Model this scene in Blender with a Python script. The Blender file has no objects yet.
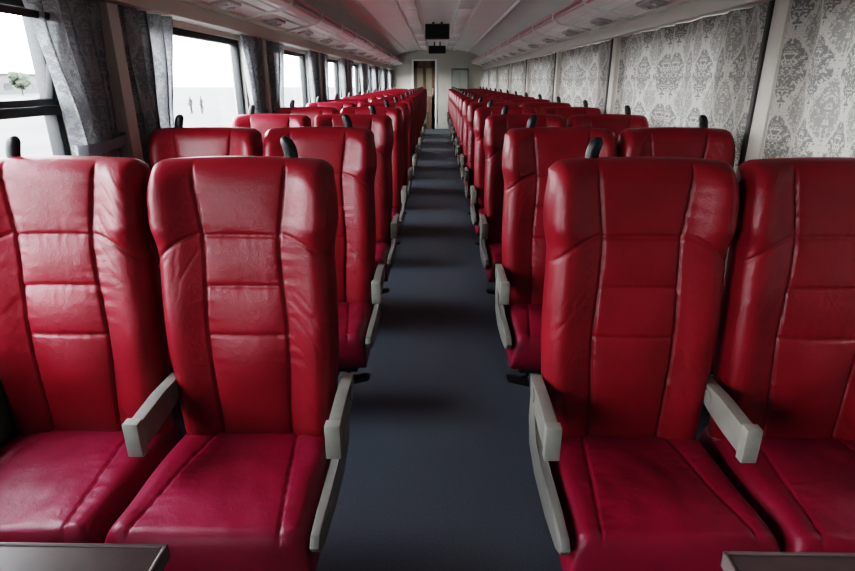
import bpy, bmesh, math, random
from mathutils import Vector, noise, Matrix
random.seed(4)
scene = bpy.context.scene
COL = scene.collection
D = math.radians

# ------------------------------------------------------------------ materials
def newmat(name):
    m = bpy.data.materials.new(name); m.use_nodes = True
    nt = m.node_tree
    for n in list(nt.nodes): nt.nodes.remove(n)
    out = nt.nodes.new('ShaderNodeOutputMaterial')
    b = nt.nodes.new('ShaderNodeBsdfPrincipled')
    nt.links.new(b.outputs[0], out.inputs[0])
    return m, nt, b, out

def plain(name, col, rough=0.5, metal=0.0, bump=0.0, bscale=200.0, var=0.08, vscale=6.0, spec=0.5):
    m, nt, b, out = newmat(name)
    tc = nt.nodes.new('ShaderNodeTexCoord')
    n = nt.nodes.new('ShaderNodeTexNoise'); n.inputs['Scale'].default_value = vscale; n.inputs['Detail'].default_value = 4
    nt.links.new(tc.outputs['Object'], n.inputs['Vector'])
    r = nt.nodes.new('ShaderNodeValToRGB')
    r.color_ramp.elements[0].position = 0.3; r.color_ramp.elements[1].position = 0.7
    r.color_ramp.elements[0].color = tuple(c*(1-var) for c in col)+(1,)
    r.color_ramp.elements[1].color = tuple(min(1, c*(1+var)) for c in col)+(1,)
    nt.links.new(n.outputs['Fac'], r.inputs['Fac']); nt.links.new(r.outputs['Color'], b.inputs['Base Color'])
    b.inputs['Roughness'].default_value = rough; b.inputs['Metallic'].default_value = metal
    b.inputs['Specular IOR Level'].default_value = spec
    if bump:
        n2 = nt.nodes.new('ShaderNodeTexNoise'); n2.inputs['Scale'].default_value = bscale; n2.inputs['Detail'].default_value = 3
        nt.links.new(tc.outputs['Object'], n2.inputs['Vector'])
        bp = nt.nodes.new('ShaderNodeBump'); bp.inputs['Strength'].default_value = bump; bp.inputs['Distance'].default_value = 0.002
        nt.links.new(n2.outputs['Fac'], bp.inputs['Height']); nt.links.new(bp.outputs[0], b.inputs['Normal'])
    return m

def leather(name, c1, c2, rough):
    m, nt, b, out = newmat(name)
    tc = nt.nodes.new('ShaderNodeTexCoord')
    n = nt.nodes.new('ShaderNodeTexNoise'); n.inputs['Scale'].default_value = 5; n.inputs['Detail'].default_value = 5
    nt.links.new(tc.outputs['Object'], n.inputs['Vector'])
    r = nt.nodes.new('ShaderNodeValToRGB')
    r.color_ramp.elements[0].position = 0.3; r.color_ramp.elements[1].position = 0.72
    r.color_ramp.elements[0].color = c1+(1,); r.color_ramp.elements[1].color = c2+(1,)
    nt.links.new(n.outputs['Fac'], r.inputs['Fac']); nt.links.new(r.outputs['Color'], b.inputs['Base Color'])
    mr = nt.nodes.new('ShaderNodeMapRange'); mr.inputs[3].default_value = rough-0.05; mr.inputs[4].default_value = rough+0.07
    nt.links.new(n.outputs['Fac'], mr.inputs[0]); nt.links.new(mr.outputs[0], b.inputs['Roughness'])
    v = nt.nodes.new('ShaderNodeTexVoronoi'); v.inputs['Scale'].default_value = 300
    nt.links.new(tc.outputs['Object'], v.inputs['Vector'])
    bp = nt.nodes.new('ShaderNodeBump'); bp.inputs['Strength'].default_value = 0.3; bp.inputs['Distance'].default_value = 0.001
    nt.links.new(v.outputs['Distance'], bp.inputs['Height'])
    n3 = nt.nodes.new('ShaderNodeTexNoise'); n3.inputs['Scale'].default_value = 26; n3.inputs['Detail'].default_value = 7; n3.inputs['Distortion'].default_value = 1.4
    nt.links.new(tc.outputs['Object'], n3.inputs['Vector'])
    bp2 = nt.nodes.new('ShaderNodeBump'); bp2.inputs['Strength'].default_value = 0.22; bp2.inputs['Distance'].default_value = 0.005
    nt.links.new(n3.outputs['Fac'], bp2.inputs['Height']); nt.links.new(bp.outputs[0], bp2.inputs['Normal'])
    nt.links.new(bp2.outputs[0], b.inputs['Normal'])
    b.inputs['Specular IOR Level'].default_value = 0.45
    return m

M_RED = leather('red_leather', (0.165, 0.0045, 0.013), (0.235, 0.007, 0.020), 0.40)
M_CUSH = leather('red_leather_lit', (0.170, 0.003, 0.025), (0.235, 0.005, 0.037), 0.43)  # cushions: same red leather, its lit pinker look put into the colour
M_ARM = plain('armrest_plastic', (0.205, 0.197, 0.178), 0.42, bump=0.12, var=.15, vscale=14)
M_TRIM = plain('seat_trim_plastic', (0.19, 0.183, 0.168), 0.4, bump=0.1)
M_BLACK = plain('black_plastic', (0.015, 0.015, 0.017), 0.4)
M_DARK = plain('dark_metal', (0.02, 0.02, 0.023), 0.5, metal=0.3)
M_SHELL = plain('seat_shell_plastic', (0.05, 0.047, 0.047), 0.5)
M_GAP_SHADE = plain('post_gap_shade', (0.05, 0.047, 0.043), 0.5)  # dark colour paints the shade of the gap beside each right post
M_CREAM = plain('cream_panel', (0.60, 0.57, 0.51), 0.42, var=0.04, vscale=2)
M_CEIL = plain('ceiling_panel', (0.88, 0.88, 0.85), 0.34, var=0.03, vscale=2)
M_RACK = plain('rack_panel', (0.82, 0.80, 0.77), 0.36, var=0.04, vscale=3)
M_CEIL_BRIGHT = plain('ceiling_brightener', (0.94, 0.94, 0.92), 0.25, var=0.01)  # unlit white strips, added to make the middle of the ceiling brighter
M_ALU = plain('rack_alu_red_reflection', (0.70, 0.36, 0.39), 0.3, metal=0.3)  # pink is the red seats' reflection, put into the metal colour
M_WALLD = plain('lower_wall', (0.17, 0.15, 0.135), 0.5)
M_WOOD = plain('end_door_wood', (0.15, 0.09, 0.06), 0.5, var=0.2, vscale=8)
M_TABLE = plain('table_laminate', (0.070, 0.048, 0.048), 0.4, var=0.15, vscale=30)
M_EDGE = plain('table_edge', (0.12, 0.09, 0.09), 0.4)
M_GASKET = plain('window_gasket', (0.015, 0.017, 0.02), 0.45)

def floor_mat():
    m, nt, b, out = newmat('floor_vinyl')
    tc = nt.nodes.new('ShaderNodeTexCoord')
    n = nt.nodes.new('ShaderNodeTexNoise'); n.inputs['Scale'].default_value = 180; n.inputs['Detail'].default_value = 2
    n2 = nt.nodes.new('ShaderNodeTexNoise'); n2.inputs['Scale'].default_value = 2.5; n2.inputs['Detail'].default_value = 6
    for q in (n, n2): nt.links.new(tc.outputs['Object'], q.inputs['Vector'])
    r = nt.nodes.new('ShaderNodeValToRGB')
    r.color_ramp.elements[0].position = 0.3; r.color_ramp.elements[1].position = 0.75
    r.color_ramp.elements[0].color = (0.066, 0.075, 0.092, 1); r.color_ramp.elements[1].color = (0.110, 0.122, 0.144, 1)
    nt.links.new(n.outputs['Fac'], r.inputs['Fac'])
    mx = nt.nodes.new('ShaderNodeMix'); mx.data_type = 'RGBA'; mx.blend_type = 'MULTIPLY'; mx.inputs['Factor'].default_value = 0.15
    nt.links.new(r.outputs['Color'], mx.inputs['A']); nt.links.new(n2.outputs['Fac'], mx.inputs['B'])
    nt.links.new(mx.outputs['Result'], b.inputs['Base Color'])
    mr = nt.nodes.new('ShaderNodeMapRange'); mr.inputs[3].default_value = 0.42; mr.inputs[4].default_value = 0.54
    nt.links.new(n2.outputs['Fac'], mr.inputs[0]); nt.links.new(mr.outputs[0], b.inputs['Roughness'])
    bp = nt.nodes.new('ShaderNodeBump'); bp.inputs['Strength'].default_value = 0.15; bp.inputs['Distance'].default_value = 0.001
    nt.links.new(n.outputs['Fac'], bp.inputs['Height']); nt.links.new(bp.outputs[0], b.inputs['Normal'])
    return m
M_FLOOR = floor_mat()

def glass_mat():
    m, nt, b, out = newmat('window_glass')
    nt.nodes.remove(b)
    t = nt.nodes.new('ShaderNodeBsdfTransparent'); t.inputs[0].default_value = (0.96, 0.975, 0.98, 1)
    g = nt.nodes.new('ShaderNodeBsdfGlossy'); g.inputs['Roughness'].default_value = 0.02
    mx = nt.nodes.new('ShaderNodeMixShader')
    lw = nt.nodes.new('ShaderNodeLayerWeight'); lw.inputs[0].default_value = 0.5
    pw = nt.nodes.new('ShaderNodeMath'); pw.operation = 'POWER'; pw.inputs[1].default_value = 4
    ml = nt.nodes.new('ShaderNodeMath'); ml.operation = 'MULTIPLY_ADD'; ml.inputs[1].default_value = 0.35; ml.inputs[2].default_value = 0.02
    nt.links.new(lw.outputs['Facing'], pw.inputs[0]); nt.links.new(pw.outputs[0], ml.inputs[0])
    nt.links.new(ml.outputs[0], mx.inputs[0]); nt.links.new(t.outputs[0], mx.inputs[1]); nt.links.new(g.outputs[0], mx.inputs[2])
    nt.links.new(mx.outputs[0], out.inputs[0])
    return m
M_GLASS = glass_mat()

def damask(name, base, dark, trans, TW=0.095, TH=0.135):
    m, nt, b, out = newmat(name)
    N = nt.nodes.new; L = nt.links.new
    def math_(op, a, bb=None, c=None):
        n = N('ShaderNodeMath'); n.operation = op
        for i, v in enumerate((a, bb, c)):
            if v is None: continue
            if isinstance(v, (int, float)): n.inputs[i].default_value = v
            else: L(v, n.inputs[i])
        return n.outputs[0]
    tc = N('ShaderNodeTexCoord'); sp = N('ShaderNodeSeparateXYZ'); L(tc.outputs['UV'], sp.inputs[0])
    u, v = math_('ADD', sp.outputs[0], 20*TW*2), sp.outputs[1]
    x = math_('PINGPONG', u, TW)
    vv = math_('MODULO', math_('ADD', v, 20*TH), TH*2)
    cx = N('ShaderNodeCombineXYZ'); L(x, cx.inputs[0]); L(vv, cx.inputs[1])
    def nz(scale, det, dist):
        n = N('ShaderNodeTexNoise'); n.inputs['Scale'].default_value = scale; n.inputs['Detail'].default_value = det; n.inputs['Distortion'].default_value = dist
        L(cx.outputs[0], n.inputs['Vector']); return n.outputs['Fac']
    fine = nz(48, 2, 2.0); line = nz(30, 1, 2.4); wob = nz(25, 1, 0.8)
    yy = math_('PINGPONG', v, TH)
    edge = math_('MULTIPLY_ADD', math_('COSINE', math_('MULTIPLY', yy, math.pi/TH)), 0.36, 0.5)
    sgn = math_('ADD', math_('SUBTRACT', math_('DIVIDE', x, TW), edge), math_('MULTIPLY_ADD', wob, 1.0, -0.5))
    inA = math_('LESS_THAN', sgn, -0.12)
    inB = math_('MULTIPLY', math_('GREATER_THAN', sgn, 0.15), 0.75)
    leaf = math_('GREATER_THAN', fine, 0.45)
    m1 = math_('MULTIPLY', leaf, math_('MAXIMUM', inA, inB))
    veins = math_('LESS_THAN', math_('ABSOLUTE', math_('SUBTRACT', math_('FRACT', math_('MULTIPLY', line, 3.0)), 0.5)), 0.06)
    m2 = math_('MULTIPLY', veins, 0.5)
    fac = math_('MINIMUM', math_('MAXIMUM', m1, m2), 1.0)
    mx = N('ShaderNodeMix'); mx.data_type = 'RGBA'; mx.inputs['A'].default_value = base+(1,); mx.inputs['B'].default_value = dark+(1,)
    L(fac, mx.inputs['Factor'])
    wv = N('ShaderNodeTexNoise'); wv.inputs['Scale'].default_value = 600; L(tc.outputs['UV'], wv.inputs['Vector'])
    bp = N('ShaderNodeBump'); bp.inputs['Strength'].default_value = 0.15; bp.inputs['Distance'].default_value = 0.001; L(wv.outputs['Fac'], bp.inputs['Height'])
    L(mx.outputs['Result'], b.inputs['Base Color']); b.inputs['Roughness'].default_value = 0.85; L(bp.outputs[0], b.inputs['Normal'])
    b.inputs['Specular IOR Level'].default_value = 0.2
    tr = N('ShaderNodeBsdfTranslucent'); L(mx.outputs['Result'], tr.inputs[0])
    ms = N('ShaderNodeMixShader'); ms.inputs[0].default_value = trans
    L(b.outputs[0], ms.inputs[1]); L(tr.outputs[0], ms.inputs[2]); L(ms.outputs[0], out.inputs[0])
    return m
M_CURT_R = damask('damask_cloth', (0.53, 0.505, 0.465), (0.23, 0.222, 0.212), 0.06)
M_CURT_L = damask('damask_cloth_gathered', (0.50, 0.51, 0.52), (0.30, 0.31, 0.33), 0.36)

# ------------------------------------------------------------------ helpers
def link(o, parent=None):
    COL.objects.link(o)
    if parent: o.parent = parent
    return o
def obj(name, mesh, parent=None, loc=(0, 0, 0), label=None, cat=None, kind=None, group=None, mat=None):
    o = bpy.data.objects.new(name, mesh); o.location = loc
    if mat and mesh is not None and not mesh.materials: mesh.materials.append(mat)
    link(o, parent)
    if label: o['label'] = label
    if cat: o['category'] = cat
    if kind: o['kind'] = kind
    if group: o['group'] = group
    return o
def smooth(me, on=True):
    for p in me.polygons: p.use_smooth = on
def finish(bm, name, sm=False):
    bmesh.ops.recalc_face_normals(bm, faces=bm.faces)
    me = bpy.data.meshes.new(name); bm.to_mesh(me); bm.free()
    smooth(me, sm)
    if sm:
        try: me.set_sharp_from_angle(angle=D(40))
        except Exception: pass
    return me
def add_box(bm, x0, x1, y0, y1, z0, z1, bev=0.0, seg=2, mi=0):
    r = bmesh.ops.create_cube(bm, size=1.0); vs = r['verts']
    for v in vs:
        v.co = Vector(((x0+x1)/2+v.co.x*(x1-x0), (y0+y1)/2+v.co.y*(y1-y0), (z0+z1)/2+v.co.z*(z1-z0)))
    fs = set(f for v in vs for f in v.link_faces)
    for f in fs: f.material_index = mi
    if bev > 0:
        es = set(e for v in vs for e in v.link_edges)
        bmesh.ops.bevel(bm, geom=list(es), offset=bev, segments=seg, profile=0.5, affect='EDGES')
def box_mesh(name, boxes, bev=0.0, sm=False):
    bm = bmesh.new()
    for b in boxes:
        add_box(bm, *b[:6], bev=b[6] if len(b) > 6 else bev, mi=b[7] if len(b) > 7 else 0)
    return finish(bm, name, sm)
def prism(bm, pts, axis, a0, a1, bev=0.0, seg=2, mi=0):
    def co(p, a):
        return Vector((a, p[0], p[1])) if axis == 'X' else Vector((p[0], a, p[1]))
    v0 = [bm.verts.new(co(p, a0)) for p in pts]; v1 = [bm.verts.new(co(p, a1)) for p in pts]
    f = [bm.faces.new(v0), bm.faces.new(list(reversed(v1)))]
    n = len(pts)
    for i in range(n):
        f.append(bm.faces.new((v0[i], v1[i], v1[(i+1) % n], v0[(i+1) % n])))
    for q in f: q.material_index = mi
    if bev > 0:
        es = set(e for q in f[:2] for e in q.edges)
        bmesh.ops.bevel(bm, geom=list(es), offset=bev, segments=seg, profile=0.5, affect='EDGES')
def tube(bm, pts, r, n=10):
    rings = []
    for i, p in enumerate(pts):
        p = Vector(p)
        d = (Vector(pts[min(i+1, len(pts)-1)])-Vector(pts[max(i-1, 0)])).normalized()
        a = d.orthogonal().normalized() if abs(d.z) > 0.9 else d.cross(Vector((0, 0, 1))).normalized()
        b = d.cross(a)
        rings.append([bm.verts.new(p+r*(math.cos(2*math.pi*k/n)*a+math.sin(2*math.pi*k/n)*b)) for k in range(n)])
    for i in range(len(rings)-1):
        for k in range(n):
            bm.faces.new((rings[i][k], rings[i][(k+1) % n], rings[i+1][(k+1) % n], rings[i+1][k]))
    bm.faces.new(rings[0]); bm.faces.new(list(reversed(rings[-1])))
def sstep(a, b, x):
    t = max(0, min(1, (x-a)/(b-a))); return t*t*(3-2*t)

def pillow(name, front, back, nu, nv):
    bm = bmesh.new()
    def par(i, n):
        s = -1+2*i/n
        return 0.55*s+0.45*math.sin(math.pi/2*s)
    F = [[bm.verts.new(front(par(i, nu), par(j, nv))) for i in range(nu+1)] for j in range(nv+1)]
    Bk = [[bm.verts.new(back(par(i, nu), par(j, nv))) for i in range(nu+1)] for j in range(nv+1)]
    for j in range(nv):
        for i in range(nu):
            bm.faces.new((F[j][i], F[j][i+1], F[j+1][i+1], F[j+1][i]))
            bm.faces.new((Bk[j][i], Bk[j+1][i], Bk[j+1][i+1], Bk[j][i+1]))
    for i in range(nu):
        bm.faces.new((F[0][i], Bk[0][i], Bk[0][i+1], F[0][i+1]))
        bm.faces.new((F[nv][i], F[nv][i+1], Bk[nv][i+1], Bk[nv][i]))
    for j in range(nv):
        bm.faces.new((F[j][0], F[j+1][0], Bk[j+1][0], Bk[j][0]))
        bm.faces.new((F[j][nu], Bk[j][nu], Bk[j+1][nu], F[j+1][nu]))
    bmesh.ops.recalc_face_normals(bm, faces=bm.faces)
    me = bpy.data.meshes.new(name); bm.to_mesh(me); bm.free(); smooth(me)
    return me

# ------------------------------------------------------------------ seat meshes
Z0 = 0.335
BH = 0.792
TILT = 0.082
YO = 0.112
CX = 0.2425
RX = {-1: 0.743, 1: 0.765}
def bw(t):
    return 0.216+0.018*sstep(0.0, 0.45, t)-0.003*sstep(.5, .7, t)+0.0125*sstep(0.69, 0.82, t)-0.009*sstep(0.87, 1.0, t)
def groove(d, w=0.0042): return math.exp(-(d/w)**2)
def ybase(t): return YO+TILT*t-0.014*math.sin(math.pi*t)
def make_back(seed):
    off = Vector((seed*13.7, seed*5.1, 0))
    HS = [0.760, 0.592, 0.425]
    def base(u, t):
        w = bw(t); x = u*w
        zt = t*BH
        au = abs(u)
        zt -= sstep(0.70, 1.0, t)*(0.009*u*u+0.023*max(0, (au-0.83)/0.17)**2.4)
        return x, zt, w
    def front(u, v):
        t = (v+1)/2
        x, zt, w = base(u, t); ax = abs(x)
        e = (max(0, 1-abs(u)**10))**0.5*(max(0, 1-max(0, (t-0.91)/0.09)**3.0))**0.5*(max(0, 1-max(0, (0.1-t)/0.1)**3))**0.5
        xs = 0.096+0.011*math.exp(-((t-0.42)/0.2)**2)+0.022*sstep(0.70, 1.0, t)
        head = sstep(0.715, 0.80, t)
        q = max(0, min(1, (ax-xs)/(w-xs)))
        bol = math.sin(math.pi*q**1.1)**0.7 if q > 0 else 0
        ramp = sstep(0, 0.85, q)*(1-0.45*sstep(0.86, 1, q))
        b = bol*0.009+ramp*(0.019*(1-head)+0.040*head*(1-.3*sstep(.9, 1, t)))
        tn = 0.768-0.10*q+0.02*math.sin(math.pi*q)
        c = 0
        if ax <= xs:
            edges = [0.03]+HS[::-1]+[0.985]
            for k in range(len(edges)-1):
                if edges[k] <= t <= edges[k+1]:
                    s = (t-edges[k])/(edges[k+1]-edges[k])
                    c = (math.sin(math.pi*s)**0.5)*0.007*(max(0, 1-(ax/xs)**4)**0.5)
            lum = 0.012*math.exp(-((t-0.30)/0.18)**2)*(1-(ax/xs)**2)
            c += lum
        g = 0.008*groove(ax-xs, 0.0031)*sstep(1.0, 0.95, t)
        if ax < xs:
            for h in HS: g += 0.006*groove((t-h-0.004*math.cos(x*16))*BH, .0031)
        if q > 0: g += 0.008*groove((t-tn)*BH, 0.0036)*sstep(0, .1, q)
        P = Vector((x*7, zt*7, 0))+off
        wr = 0.0030*noise.noise(P)
        near = math.exp(-abs(ax-xs)/0.03)
        wr += 0.0030*near*noise.noise(Vector((x*12, zt*56, 3))+off)
        wr += 0.0019*math.exp(-min(abs(t-h) for h in HS)*BH/0.022)*noise.noise(Vector((x*60, zt*14, 7))+off)*(1 if ax < xs else 0)
        cr = abs(noise.noise(Vector((x*10, zt*26+ax*30, 11))+off))
        wr += -0.0032*(1 if ax > xs else 0)*sstep(0, .15, q)*max(0, .14-cr)/.14*max(0, noise.noise(P*.7+Vector((3, 1, 9)))+.3)
        f = e*(0.044+b+c+wr)-g*min(1, e*1.4)
        return Vector((x, ybase(t)-f, Z0+zt))
    def back(u, v):
        t = (v+1)/2
        x, zt, w = base(u, t)
        e = (max(0, 1-abs(u)**6))**0.5*(max(0, 1-max(0, (t-0.9)/0.1)**3))**0.5
        return Vector((x*(0.99), ybase(t)+0.018+0.035*e, Z0+zt))
    me = pillow('backrest_mesh', front, back, 132, 170)
    me.materials.append(M_RED); return me
def make_cushion(seed):
    off = Vector((seed*7.7, seed*3.1, 20))
    Y0, Y1 = -0.340, 0.15
    def pos(u, v):
        s = (v+1)/2
        w = 0.2362-0.010*sstep(0.6, 1, s)
        return u*w, Y0+(Y1-Y0)*s+0.010*u*u*(1-s), s, w
    def front(u, v):
        x, y, s, w = pos(u, v); ax = abs(x)
        e = (max(0, 1-abs(u)**14))**0.5*(max(0, 1-max(0, (0.10-s)/0.10)**2.8))**0.5
        xs = 0.170-0.065*s
        q = max(0, min(1, (ax-xs)/(w-xs)))
        b = 0.006*math.sin(math.pi*q) if q > 0 else 0.005*(max(0, 1-(ax/xs)**3)**0.5)*math.sin(math.pi*min(1, max(0, (s-.03)/.97)))**.5
        g = 0.005*groove(ax-xs, 0.0028)*sstep(0.02, 0.06, s)
        z = 0.370+0.020*(1-s)
        wr = 0.006*noise.noise(Vector((x*6, y*6, 0))+off)+0.0025*noise.noise(Vector((x*20, y*14, 4))+off)
        wr += 0.003*math.exp(-abs(ax-xs)/0.03)*noise.noise(Vector((x*16, y*55, 4))+off)
        zz = 0.262+(z-0.262)*e+(b+wr)*e-g
        return Vector((x, y, zz))
    def back(u, v):
        x, y, s, w = pos(u, v)
        e = (max(0, 1-abs(u)**8))**0.5*(max(0, 1-abs(v)**8))**0.5
        return Vector((x*.985, y+0.008*(1-s), 0.258-0.010*e))
    me = pillow('cushion_mesh', front, back, 100, 116)
    me.materials.append(M_CUSH); return me
BACKS = [make_back(i) for i in range(4)]
CUSH = [make_cushion(i) for i in range(4)]

def make_shell():
    def f(u, v):
        t = (v+1)/2; w = bw(t)*0.93; e = (max(0, 1-abs(u)**6))**0.5*(max(0, 1-abs(v)**8))**0.5
        return Vector((u*w, ybase(t)+0.038+0.02*e, Z0+0.01+t*BH*0.95))
    def b(u, v):
        p = f(u, v); return Vector((p.x*0.99, p.y-0.025, p.z))
    me = pillow('shell_mesh', b, f, 20, 28); me.materials.append(M_SHELL); return me
SHELL = make_shell()

AZ = -0.030
def make_arm():
    bm = bmesh.new()
    prism(bm, [(-0.118, 0.570+AZ), (-0.118, 0.496+AZ), (-0.05, 0.500+AZ), (0.04, 0.510+AZ), (0.10, 0.525+AZ), (0.115, 0.575+AZ), (0.0, 0.577+AZ)], 'X', -0.015, 0.015, bev=0.0015, seg=2)
    m = bmesh.ops.create_cone(bm, cap_ends=True, segments=24, radius1=0.020, radius2=0.020, depth=0.035)
    for v in m['verts']: v.co = Vector((v.co.z, v.co.x+0.055, v.co.y+0.545+AZ))
    me = finish(bm, 'armrest_mesh', True); me.materials.append(M_ARM); return me
ARM = make_arm()
def make_cap():
    bm = bmesh.new()
    prism(bm, [(-0.145, 0.577+AZ), (-0.148, 0.573+AZ), (-0.148, 0.488+AZ), (-0.145, 0.485+AZ), (-0.121, 0.485+AZ), (-0.121, 0.578+AZ)], 'X', -0.0185, 0.0185, bev=0.002, seg=2)
    me = finish(bm, 'armcap_mesh', True); me.materials.append(plain('armrest_cap_plastic', (0.25, 0.24, 0.215), 0.4, var=.12, vscale=20)); return me
CAP = make_cap()
def make_trim():
    bm = bmesh.new()
    pts = [(0.06, 0.49), (0.13, 0.51), (0.135, 0.40), (0.10, 0.33), (0.0, 0.300), (-0.16, 0.305), (-0.28, 0.322), (-0.318, 0.342), (-0.332, 0.364), (-0.314, 0.384), (-0.24, 0.389), (-0.10, 0.388), (0.0, 0.395), (0.04, 0.43)]
    prism(bm, pts, 'X', -0.0105, 0.0105, bev=0.003, seg=2)
    me = finish(bm, 'side_trim_mesh', True); me.materials.append(M_TRIM); return me
TRIM = make_trim()
def make_pedestal():
    bm = bmesh.new()
    add_box(bm, -0.43, 0.43, -0.26, 0.12, 0.20, 0.247, 0.01)
    add_box(bm, -0.13, 0.13, -0.18, 0.04, 0.03, 0.21, 0.02)
    add_box(bm, -0.22, 0.22, -0.26, 0.12, 0.0, 0.035, 0.012)
    for sx in (-0.33, 0.33):
        add_box(bm, sx-0.015, sx+0.015, -0.24, 0.10, 0.17, 0.203, 0.004)
    me = finish(bm, 'pedestal_mesh', True); me.materials.append(M_DARK); return me
PED = make_pedestal()
def make_pedal():
    bm = bmesh.new()
    tube(bm, [(-0.06, -0.18, 0.22), (-0.02, -0.22, 0.195), (0.0, -0.25, 0.182), (0.03, -0.26, 0.178)], 0.008)
    prism(bm, [(-0.01, 0.160), (0.070, 0.180), (0.080, 0.190), (0.06, 0.194), (-0.01, 0.178)], 'Y', -0.295, -0.245, bev=0.003)
    me = finish(bm, 'pedal_mesh', True); me.materials.append(M_BLACK); return me
PEDAL = make_pedal()
def make_handle():
    bm = bmesh.new()
    rows = [(-0.10, 0.006, 0.016, 0.010), (-0.03, 0.006, 0.017, 0.012), (-0.01, 0.004, 0.018, 0.013), (0.006, 0.001, 0.0185, 0.014), (0.018, -0.003, 0.018, 0.014), (0.027, -0.005, 0.015, 0.012), (0.033, -0.007, 0.009, 0.008), (0.035, -0.007, 0.003, 0.003)]
    n = 14; R = []
    for z, dx, rx, ry in rows:
        R.append([bm.verts.new((dx+rx*math.cos(2*math.pi*k/n), ry*math.sin(2*math.pi*k/n), z)) for k in range(n)])
    for i in range(len(R)-1):
        for k in range(n): bm.faces.new((R[i][k], R[i][(k+1) % n], R[i+1][(k+1) % n], R[i+1][k]))
    bm.faces.new(R[0]); bm.faces.new(R[-1])
    add_box(bm, -0.018, 0.034, -0.006, 0.012, -0.13, -0.06, 0.006)
    me = finish(bm, 'handle_mesh', True); me.materials.append(M_BLACK); return me
HANDLE = make_handle()

NROWS = 15
def double_seat(side, row):
    root = bpy.data.objects.new('double_seat', None); root.empty_display_size = 0.2
    root.location = (side*RX[side], 1.265+row*1.0, 0); COL.objects.link(root)
    if row == 0:
        lab = ("red leather twin train seat beside the %s" % ("open tilting window" if side < 0 else "closed patterned curtain"))
    elif side < 0: lab = "red leather double train seat beside the daylit window wall"
    else: lab = "red leather double train seat beside the drawn patterned curtains"
    root['label'] = lab; root['category'] = 'train seat'; root['group'] = 'rows of double train seats'
    def arm(x):
        a = obj('armrest', ARM, root, (x, 0, 0)); obj('armrest_cap', CAP, a)
    for k, sx in enumerate((-1, 1)):
        idx = (row*2+k+(1 if side > 0 else 0)*3) % 4
        b = obj('backrest', BACKS[idx], root, (sx*CX, 0, 0))
        obj('back_shell', SHELL, b, (0, 0, 0))
        obj('seat_cushion', CUSH[idx], root, (sx*0.237, 0, 0))
        h = obj('grab_handle', HANDLE, b, (sx*0.118, 0.212, 1.142))
        h.scale = (sx, 1, 1)
        aisle = (sx*side < 0)
        obj('side_trim', TRIM, root, (sx*(0.484 if aisle else 0.482), 0, 0))
        arm(sx*((0.500 if side < 0 else 0.486) if aisle else 0.475))
    arm(side*(-0.020))
    obj('seat_pedestal', PED, root)
    p = obj('foot_pedal', PEDAL, root, (-side*0.400, 0.0, 0)); p.scale = (-side, 1, 1)
    return root
for r in range(NROWS):
    for s in (-1, 1): double_seat(s, r)

# ------------------------------------------------------------------ shell
YB, YE = -4.0, 17.0
W = 1.36
WT = 0.09
centers = [1.415+2.07*k for k in range(-1, 8)]
OZ0, OZ1, OH = 0.74, 1.575, 0.72
def wall(side):
    xs = (W, W+WT) if side > 0 else (-W-WT, -W)
    bx = [(xs[0], xs[1], YB, YE, 0, OZ0), (xs[0], xs[1], YB, YE, OZ1, 2.3)]
    prev = YB
    for c in centers:
        if c-OH > prev: bx.append((xs[0], xs[1], prev, c-OH, OZ0, OZ1))
        prev = c+OH
    bx.append((xs[0], xs[1], prev, YE, OZ0, OZ1))
    o = obj('wall_'+('right' if side > 0 else 'left'), box_mesh('wall', bx), kind='structure', mat=M_CREAM,
            label="cream panelled carriage side wall with window openings")
for s in (-1, 1): wall(s)
obj('floor', box_mesh('floor', [(-W-WT, W+WT, YB, YE, -0.08, 0)]), kind='structure', mat=M_FLOOR, label="dark blue-grey vinyl carriage floor")
obj('wall_back', box_mesh('wb', [(-W-WT, W+WT, YB-0.08, YB, 0, 2.3)]), kind='structure', mat=M_WALLD, label="plain brown carriage end wall")

bm = bmesh.new()
prof = [(W+WT, 1.93), (1.20, 1.95), (1.02, 2.03), (0.86, 2.075), (0.855, 2.055), (0.82, 2.055), (0.815, 2.085), (0.70, 2.10), (0.56, 2.118), (0.50, 2.125), (0.495, 2.105), (0.46, 2.105), (0.455, 2.13), (0.33, 2.15), (0.22, 2.16), (0.215, 2.175), (0.0, 2.18)]
full = prof+[(-x, z) for x, z in reversed(prof[:-1])]+[(-W-WT, 2.3), (W+WT, 2.3)]
prism(bm, full, 'Y', YB, YE)
obj('ceiling', finish(bm, 'ceiling_mesh'), kind='structure', mat=M_CEIL, label="off-white ribbed carriage ceiling")

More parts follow.
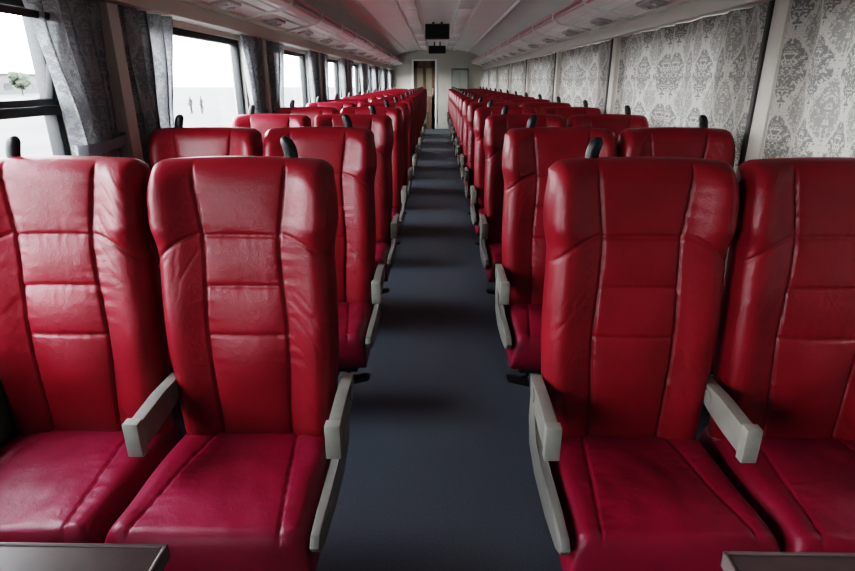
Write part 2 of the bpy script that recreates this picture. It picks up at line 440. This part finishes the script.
tn = 1
def trim(boxes, mat, label, bev=0.004):
    global tn
    obj('trim_%d' % tn, box_mesh('trim', boxes, bev=bev, sm=True), kind='structure', mat=mat, label=label); tn += 1
for s in (-1, 1):
    def X(a, b): return (min(s*a, s*b), max(s*a, s*b))
    a, b = X(1.255, W)
    trim([(a, b, YB, YE, 1.605, 1.68)], M_CREAM, "cream curtain pelmet strip along the wall")
    a, b = X(1.285, W)
    trim([(a, b, YB, YE, OZ0-0.04, OZ0-0.005)], M_WALLD, "grey-brown window sill ledge")
    a, b = X(1.275, W)
    trim([(a, b, YB, YE, 0.03, 0.22)], M_WALLD, "grey-brown heater duct cover along the floor")
    a, b = X(1.33, W)
    trim([(a, b, YB, YE, 0.22, OZ0-0.04)], M_WALLD, "grey-brown lower wall panel")
    a, b = X(0.25, 0.43)
    trim([(a, b, -3.9+1.9*k, -3.9+1.9*k+1.84, 2.118, 2.145) for k in range(11)], M_CEIL_BRIGHT, "white strip added along the ceiling to brighten it", 0.008)
    for c in centers[:-1]:
        y = c+1.035
        if s > 0:
            a, b = X(1.280, W)
            trim([(a, b, y-0.160, y-0.062, OZ0, 1.60)], M_CREAM, "cream post cover between windows")
            a, b = X(1.272, W)
            trim([(a, b, y-0.060, y-0.034, OZ0, 1.60)], M_GAP_SHADE, "dark strip standing in for shade in the gap beside the post cover")
        else:
            a, b = X(1.285, W)
            trim([(a, b, y-0.050, y+0.030, OZ0, 1.60)], M_CREAM, "cream post cover between windows")

def window(n, side, c, tilt=False):
    xa, xb = (W+0.02, W+0.07) if side > 0 else (-W-0.07, -W-0.02)
    f = 0.035
    bx = [(xa, xb, c-OH, c-OH+f, OZ0, OZ1), (xa, xb, c+OH-f, c+OH, OZ0, OZ1), (xa, xb, c-OH, c+OH, OZ0, OZ0+f), (xa, xb, c-OH, c+OH, OZ1-f, OZ1)]
    if tilt: bx.append((xa-0.006, xb+0.006, c-OH, c+OH, 1.195, 1.228))
    w = obj('window_%d' % n, box_mesh('wframe', bx, bev=0.006, sm=True), kind='structure', mat=M_GASKET,
            label="black-framed carriage window" + (" with its upper sash tilted open" if tilt else ""))
    xm = (xa+xb)/2
    if not tilt:
        obj('window_glass', box_mesh('wg', [(xm-0.003, xm+0.003, c-OH+f-.004, c+OH-f+.004, OZ0+f-.004, OZ1-f+.004)]), w, mat=M_GLASS)
    else:
        obj('window_glass', box_mesh('wg', [(xm-0.003, xm+0.003, c-OH+f-.004, c+OH-f+.004, OZ0+f-.004, 1.199)]), w, mat=M_GLASS)
        hh = OZ1-f-1.235; g = 0.024
        y0, y1 = c-OH+f+.005, c+OH-f-.005
        sash = obj('tilting_sash', box_mesh('sash', [(-.012, .012, y0, y0+g, 0, hh), (-.012, .012, y1-g, y1, 0, hh), (-.012, .012, y0, y1, 0, g), (-.012, .012, y0, y1, hh-g, hh)], bev=.004, sm=True), w, (xm+0.025, 0, 1.23), mat=M_GASKET)
        sash.rotation_euler = (0, D(13), 0)
        obj('window_glass', box_mesh('wg', [(-.003, .003, y0+g-.003, y1-g+.003, g-.003, hh-g+.003)]), sash, mat=M_GLASS)
n = 1
for s in (-1, 1):
    for i, c in enumerate(centers):
        window(n, s, c, tilt=(s < 0 and i == 1)); n += 1

for s in (-1, 1):
    for c in centers:
        l = bpy.data.lights.new('window_portal', 'AREA'); l.shape = 'RECTANGLE'; l.size = OZ1-OZ0; l.size_y = 2*OH
        l.cycles.is_portal = True
        o = bpy.data.objects.new('window_portal', l); COL.objects.link(o)
        o.location = (s*(W+WT+0.02), c, (OZ0+OZ1)/2)
        o.rotation_euler = (0, D(90)*s, 0)

def curtain_mesh(y0t, y1t, side, waist, folds, amp, z1=1.60, z0=0.76, ysh=0.0, stretch=1.3, seed=0):
    nu, nv = max(40, int(folds*14)), 40
    bm = bmesh.new(); uvl = bm.loops.layers.uv.new('UVMap')
    wid = (y1t-y0t); cy = (y0t+y1t)/2
    V = []; UV = []
    for j in range(nv+1):
        t = j/nv; z = z1+(z0-z1)*t
        k = 1-(1-waist)*math.sin(math.pi*min(1, t/0.62)/2)**1.4 if t < .62 else waist+(1-waist)*0.45*((t-.62)/.38)
        row = []; ru = []
        for i in range(nu+1):
            u = i/nu
            y = cy+(u-0.5)*wid*k+ysh*sstep(0, .62, t)
            ph = folds*2*math.pi*u+0.9*math.sin(3*u*6.28+seed)+1.6*noise.noise(Vector((u*3, t*1.5, seed)))
            a = amp*(0.7+0.6*noise.noise(Vector((u*4, t*2, seed+5))))*(0.75+.25*k)
            x = side*1.308-side*a*math.sin(ph)
            y += 0.25*amp*math.sin(2*ph)*k
            row.append(bm.verts.new((x, y, z))); ru.append((u*wid*stretch+seed*.37, z))
        V.append(row); UV.append(ru)
    for j in range(nv):
        for i in range(nu):
            f = bm.faces.new((V[j][i], V[j][i+1], V[j+1][i+1], V[j+1][i]))
            for lp, (jj, ii) in zip(f.loops, ((j, i), (j, i+1), (j+1, i+1), (j+1, i))):
                lp[uvl].uv = UV[jj][ii]
    me = bpy.data.meshes.new('curtain_mesh'); bm.to_mesh(me); bm.free(); smooth(me); return me
for i, c in enumerate(centers):
    i += 1
    me = curtain_mesh(c-1.050, c+0.865, 1, 1.0, 7, 0.028, seed=i, stretch=1.12)
    obj('curtain', me, mat=M_CURT_R, label="drawn pale grey damask curtain covering a carriage window", cat='curtain', group='drawn damask curtains')
    for e in (-1, 1):
        if e > 0: y0, y1, sh = c+0.56, c+0.975, 0.04
        else: y0, y1, sh = c-1.00, c-0.56, -0.05
        if i > 2: y0 -= 0.05 if e > 0 else 0; y1 += 0.10 if e < 0 else 0
        me = curtain_mesh(y0, y1, -1, 0.72, 5, 0.042, ysh=sh, seed=i*2+e, stretch=2.0)
        cu = obj('curtain', me, mat=M_CURT_L, label="gathered grey patterned curtain hanging beside a bright window", cat='curtain', group='gathered window curtains')
        cyy = (y0+y1)/2+sh
        hw = (y1-y0)*0.36+0.012
        zt = 1.60-0.62*0.84
        tb = bmesh.new()
        pts = [(-1.305+0.050*math.cos(a), cyy+hw*math.sin(a), zt+0.01*math.sin(a)) for a in [2*math.pi*k/24 for k in range(25)]]
        for k in range(24):
            p, q = pts[k], pts[k+1]
            v = [tb.verts.new((p[0], p[1], p[2]-.02)), tb.verts.new((q[0], q[1], q[2]-.02)), tb.verts.new((q[0], q[1], q[2]+.02)), tb.verts.new((p[0], p[1], p[2]+.02))]
            tb.faces.new(v)
        bmesh.ops.remove_doubles(tb, verts=tb.verts, dist=1e-4)
        obj('curtain_tie', finish(tb, 'tie', True), cu, mat=M_CURT_L)

def rack(side):
    root = bpy.data.objects.new('luggage_rack', None); COL.objects.link(root); root.location = (side*W, 0, 1.70)
    root['label'] = "long pale overhead luggage rack above the %s" % ("windows" if side < 0 else "drawn curtains")
    root['category'] = 'luggage rack'
    S = lambda d: -side*d
    bm = bmesh.new()
    pts = [(S(0), 0.0), (S(0.10), 0.0), (S(0.105), 0.014), (S(0.12), 0.014), (S(0.125), 0.008), (S(0.24), 0.03), (S(0.245), 0.048), (S(0.26), 0.050), (S(0.265), 0.034), (S(0.32), 0.046), (S(0.324), 0.056), (S(0.332), 0.057), (S(0.336), 0.049), (S(0.36), 0.055), (S(0.39), 0.075), (S(0.39), 0.105), (S(0.0), 0.060)]
    prism(bm, pts, 'Y', YB+.02, YE-.12)
    obj('rack_shelf', finish(bm, 'shelf'), root, mat=M_RACK)
    bm = bmesh.new()
    tube(bm, [(S(0.405), YB+.03, 0.125), (S(0.405), YE-.13, 0.125)], 0.012)
    tube(bm, [(S(0.40), YB+.03, 0.085), (S(0.40), YE-.13, 0.085)], 0.008)
    obj('rack_rail', finish(bm, 'rail', True), root, mat=M_ALU)
    bm = bmesh.new()
    prism(bm, [(S(0.0), -0.018), (S(0.10), -0.012), (S(0.37), 0.045), (S(0.42), 0.085), (S(0.42), 0.14), (S(0.395), 0.14), (S(0.38), 0.10), (S(0.0), 0.01)], 'Y', -0.022, 0.022, bev=0.004)
    br = finish(bm, 'bracket', True); br.materials.append(M_RACK)
    for k in range(-2, 16):
        y = 0.93+1.035*k
        if YB+.1 < y < YE-.2: obj('rack_bracket', br, root, (0, y, 0))
    bm = bmesh.new()
    add_box(bm, -0.05, 0.05, -0.11, 0.11, -0.012, 0.012, 0.006)
    for yy in (-0.06, 0.06):
        m = bmesh.ops.create_cone(bm, cap_ends=True, segments=16, radius1=0.022, radius2=0.026, depth=0.012)
        for v in m['verts']: v.co += Vector((0, yy, -0.016))
    md = finish(bm, 'reading', True); md.materials.append(plain('reading_light_plastic', (0.48, 0.46, 0.45), 0.4))
    for k in range(0, 15):
        o = obj('reading_light', md, root, (S(0.185), 1.45+k, 0.012)); o.rotation_euler = (0, side*D(11), 0)
for s in (-1, 1): rack(s)

def display(y, w, h, z1):
    root = bpy.data.objects.new('ceiling_display', None); COL.objects.link(root); root.location = (0, y, z1)
    root['label'] = "dark rectangular display box hanging from the carriage ceiling"; root['category'] = 'display'; root['group'] = 'ceiling displays'
    obj('display_housing', box_mesh('hs', [(-w/2, w/2, 0, 0.12, -h, 0)], bev=0.012, sm=True), root, mat=M_BLACK)
    sm_ = plain('display_screen', (0.012, 0.013, 0.018), 0.15)
    obj('display_screen', box_mesh('sc', [(-w/2+.02, w/2-.02, -0.004, 0.0, -h+.02, -.02)]), root, mat=sm_)
    obj('display_bracket', box_mesh('br', [(-0.08, -0.05, .04, .07, -0.002, 2.179-z1), (0.05, 0.08, .04, .07, -0.002, 2.179-z1)]), root, mat=M_DARK)
display(9.6, 0.38, 0.22, 2.150)
display(14.3, 0.40, 0.17, 2.09)

DX0, DX1, DZ = -0.66, -0.06, 1.84
obj('wall_far', box_mesh('wf', [(-W-WT, DX0, YE-.08, YE, 0, 2.3), (DX1, W+WT, YE-.08, YE, 0, 2.3), (DX0, DX1, YE-.08, YE, DZ, 2.3)]), kind='structure', mat=M_CREAM, label="cream bulkhead wall at the carriage end")
d = obj('door_1', box_mesh('door', [(DX0, DX0+.09, YE-.06, YE-.02, 0, DZ), (DX1-.09, DX1, YE-.06, YE-.02, 0, DZ), (DX0, DX1, YE-.06, YE-.02, 0, .9), (DX0, DX1, YE-.06, YE-.02, 1.65, DZ), ((DX0+DX1)/2-.04, (DX0+DX1)/2+.04, YE-.06, YE-.02, .9, 1.65)], bev=.004), kind='structure', mat=M_WOOD, label="brown wooden end door with narrow panes")
obj('door_pane', box_mesh('dg', [(DX0+.08, DX1-.08, YE-.045, YE-.035, .88, 1.67)]), d, mat=plain('frosted_pane', (0.28, 0.24, 0.18), .3))
obj('door_handle', box_mesh('dh', [(DX1-.07, DX1-.04, YE-.10, YE-.06, .95, 1.12)], bev=.005), d, mat=M_ALU)
trim([(DX0-.06, DX0, YE-.10, YE-.08, 0, DZ+.05), (DX1, DX1+.06, YE-.10, YE-.08, 0, DZ+.05), (DX0-.06, DX1+.06, YE-.10, YE-.08, DZ, DZ+.05)], M_CEIL, "pale door frame at the carriage end")
cab = obj('cabinet', box_mesh('cab', [(0.40, 0.88, YE-.30, YE-.09, 0, 1.64)], bev=.01, sm=True), mat=plain('cabinet_green', (0.18, 0.20, 0.18), .4), label="tall pale green service cabinet at the carriage end", cat='cabinet')
obj('cabinet_door', box_mesh('cabd', [(0.43, 0.635, YE-.312, YE-.298, 0.05, 1.60)], bev=.004), cab, mat=plain('cabinet_panel', (0.36, 0.38, 0.34), .35))
obj('cabinet_door', box_mesh('cabd', [(0.645, 0.85, YE-.312, YE-.298, 0.05, 1.60)], bev=.004), cab, mat=bpy.data.materials['cabinet_panel'])

def table(side):
    root = bpy.data.objects.new('table', None); COL.objects.link(root); root.location = (side*0.8, 0.38, 0)
    root['label'] = "dark brown laminate table with thin rim fixed to the %s" % ("window wall" if side < 0 else "curtained wall")
    root['category'] = 'table'
    x0, x1 = sorted((side*(0.36 if side < 0 else 0.383)-side*0.8, side*1.28-side*0.8))
    bm = bmesh.new(); add_box(bm, x0+.004, x1-.004, -0.200, 0.200, 0.702, 0.7215, 0.003)
    obj('table_top', finish(bm, 'tt', True), root, mat=M_TABLE)
    bm = bmesh.new()
    for a in ((x0, x1, 0.2, 0.206, .698, .7225), (x0, x1, -0.206, -0.2, .698, .7225), (x0, x0+.006, -0.206, .206, .698, .7225), (x1-.006, x1, -0.206, .206, .698, .7225)):
        add_box(bm, *a, 0.002)
    obj('table_rim', finish(bm, 'tr', True), root, mat=M_EDGE)
    cx = side*0.2
    obj('table_leg', box_mesh('tl', [(cx-.03, cx+.03, -.03, .03, 0.02, .705), (cx-.12, cx+.12, -.12, .12, 0, .022)], bev=.006, sm=True), root, mat=M_DARK)
for s in (-1, 1): table(s)

# ------------------------------------------------------------------ outside
GZ = -1.7
obj('ground', box_mesh('gr', [(-260, 120, -120, 320, GZ-.1, GZ)]), kind='structure', mat=plain('yard_ground', (0.040, 0.040, 0.038), .9, var=.4, vscale=.2), label="pale gravel rail yard outside")
def building(x, y, w, d, h, col, nwin):
    bx = [(-d/2, d/2, -w/2, w/2, 0, h, .0, 0), (-d/2-.4, d/2+.4, -w/2-.4, w/2+.4, h, h+.3, 0, 1)]
    step = w/nwin
    for k in range(nwin):
        yy = -w/2+step*(k+.5)
        for zz in range(1, int(h/3.2)+1):
            bx.append((d/2-.05, d/2+.06, yy-step*.28, yy+step*.28, zz*3.2-2.2, zz*3.2-.7, 0, 2))
    me = box_mesh('bld', bx)
    for mm in (plain('render_wall', col, .8), plain('roof_edge', (.05, .05, .05), .8), plain('far_window', (.02, .022, .024), .3)): me.materials.append(mm)
    obj('building', me, loc=(x, y, GZ), label="low pale station building across the yard", cat='building')
building(-110, 150, 110, 12, 4.5, (.075, .075, .072), 22)
building(-60, 22, 30, 10, 4.2, (.065, .068, .068), 8)
M_LEAF = plain('pale_foliage', (.035, .043, .030), .9, var=.4, vscale=.9)
M_BARK = plain('bark', (.04, .036, .03), .9)
def tree_mesh(seed):
    rnd = random.Random(seed); bm = bmesh.new()
    for k in range(22):
        a = rnd.uniform(0, 6.28); rr = rnd.uniform(0, 2.4); z = rnd.uniform(1.9, 5.0); s = rnd.uniform(.7, 1.4)*(1-.1*abs(z-3.3))
        res = bmesh.ops.create_icosphere(bm, subdivisions=3, radius=s)
        for v in res['verts']:
            n_ = noise.noise(v.co*2.3+Vector((k*3, seed, 0)))+.5*noise.noise(v.co*6+Vector((k, 0, seed)))
            v.co *= 1+.35*n_
            v.co += Vector((math.cos(a)*rr, math.sin(a)*rr, z))
    return finish(bm, 'crown_mesh', True)
def tree_trunk():
    bm = bmesh.new(); tube(bm, [(0, 0, 0), (.05, 0, 1.2), (0, .05, 2.6), (.1, 0, 4)], .16)
    for a in (0, 2.1, 4.2): tube(bm, [(0, 0, 2.1), (math.cos(a)*.6, math.sin(a)*.6, 3), (math.cos(a)*1.2, math.sin(a)*1.2, 3.8)], .07)
    return finish(bm, 'trunk_mesh', True)
TM = [tree_mesh(i) for i in range(2)]; TT = tree_trunk()
for i, (x, y, s) in enumerate([(-92, 130, .85), (-90, 142, .8), (-92, 153, .9), (-90, 165, .8), (-50, 29, .85), (-50, 38, .75)]):
    t = obj('tree', TT, None, (x, y, GZ), label="leafy broad-crowned tree standing in the hazy yard", cat='tree', group='yard trees', mat=M_BARK)
    t.scale = (s, s, s); t.rotation_euler = (0, 0, i*1.3)
    obj('tree_crown', TM[i % 2], t, mat=M_LEAF)

def person(x, y, jacket, pants, lab, flip):
    P = {'hip': (0, 0, .93), 'chest': (0, 0, 1.25), 'neck': (0, 0, 1.46), 'head': (0, 0, 1.58), 'top': (0, 0, 1.70),
         'ls': (.17, 0, 1.40), 'le': (.23, .02, 1.13), 'lw': (.25, -.05, .88), 'lh': (.25, -.07, .79),
         'rs': (-.17, 0, 1.40), 're': (-.23, .02, 1.13), 'rw': (-.24, -.06, .88), 'rh': (-.24, -.08, .79),
         'lp': (.09, 0, .88), 'lk': (.11, -.05*flip, .49), 'la': (.12, .04*flip, .09), 'lf': (.13, -.11, .04),
         'rp': (-.09, 0, .88), 'rk': (-.11, .05*flip, .49), 'ra': (-.12, .02, .09), 'rf': (-.13, -.12, .04)}
    Rr = {'hip': .14, 'chest': .15, 'neck': .06, 'head': .095, 'top': .06, 'ls': .07, 'le': .05, 'lw': .035, 'lh': .04, 'rs': .07, 're': .05, 'rw': .035, 'rh': .04,
          'lp': .09, 'lk': .065, 'la': .045, 'lf': .04, 'rp': .09, 'rk': .065, 'ra': .045, 'rf': .04}
    E = [('hip', 'chest'), ('chest', 'neck'), ('neck', 'head'), ('head', 'top'), ('chest', 'ls'), ('ls', 'le'), ('le', 'lw'), ('lw', 'lh'), ('chest', 'rs'), ('rs', 're'), ('re', 'rw'), ('rw', 'rh'),
         ('hip', 'lp'), ('lp', 'lk'), ('lk', 'la'), ('la', 'lf'), ('hip', 'rp'), ('rp', 'rk'), ('rk', 'ra'), ('ra', 'rf')]
    ks = list(P); me = bpy.data.meshes.new('person_mesh')
    me.from_pydata([P[k] for k in ks], [(ks.index(a), ks.index(b)) for a, b in E], [])
    m, nt, b, out = newmat('person_clothing')
    tc = nt.nodes.new('ShaderNodeTexCoord'); sp = nt.nodes.new('ShaderNodeSeparateXYZ'); nt.links.new(tc.outputs['Object'], sp.inputs[0])
    r = nt.nodes.new('ShaderNodeValToRGB'); r.color_ramp.interpolation = 'CONSTANT'
    dv = nt.nodes.new('ShaderNodeMath'); dv.operation = 'DIVIDE'; dv.inputs[1].default_value = 1.8
    nt.links.new(sp.outputs[2], dv.inputs[0]); nt.links.new(dv.outputs[0], r.inputs[0]); nt.links.new(r.outputs[0], b.inputs['Base Color'])
    els = r.color_ramp.elements; els[0].color = (.01, .01, .01, 1); els[0].position = 0
    els[1].position = .06; els[1].color = pants+(1,)
    for pos, col in ((.5, jacket), (.82, (.09, .055, .04)), (.92, (.01, .008, .006))):
        e = els.new(pos); e.color = col+(1,)
    me.materials.append(m)
    o = obj('person', me, loc=(x, y, GZ), label=lab, cat='person')
    sk = o.modifiers.new('skin', 'SKIN')
    for i, k in enumerate(ks):
        v = me.skin_vertices[0].data[i]; rr = Rr[k]; v.radius = (rr, rr*.75 if k in ('hip', 'chest') else rr); v.use_root = (k == 'hip')
    o.modifiers.new('sub', 'SUBSURF').levels = 1
    o.rotation_euler = (0, 0, random.uniform(-1, 1))
person(-23.6, 56.0, (.007, .007, .009), (.005, .005, .007), "person in dark jacket walking across the yard", 1)
person(-22.8, 56.6, (.009, .009, .010), (.005, .005, .005), "person in dark clothes standing beside another person", -1)

# ------------------------------------------------------------------ world, camera
w = bpy.data.worlds.new('World'); scene.world = w; w.use_nodes = True
nt = w.node_tree; bg = nt.nodes['Background']
tc = nt.nodes.new('ShaderNodeTexCoord'); sp = nt.nodes.new('ShaderNodeSeparateXYZ'); nt.links.new(tc.outputs['Generated'], sp.inputs[0])
r = nt.nodes.new('ShaderNodeValToRGB'); nt.links.new(sp.outputs[2], r.inputs[0])
r.color_ramp.elements[0].color = (1, 0.99, 0.98, 1); r.color_ramp.elements[1].color = (0.86, 0.93, 1, 1); r.color_ramp.elements[1].position = .8
nt.links.new(r.outputs[0], bg.inputs[0]); bg.inputs[1].default_value = 17.0

cam = bpy.data.cameras.new('Camera'); co = bpy.data.objects.new('Camera', cam); COL.objects.link(co)
co.location = (0, 0, 1.31); co.rotation_euler = (D(90-20.06), 0, D(0.92))
cam.sensor_width = 36; cam.lens = 560/855*36; cam.clip_end = 500
scene.camera = co
scene.view_settings.view_transform = 'Filmic'
scene.view_settings.look = 'High Contrast'
scene.view_settings.exposure = 0.38
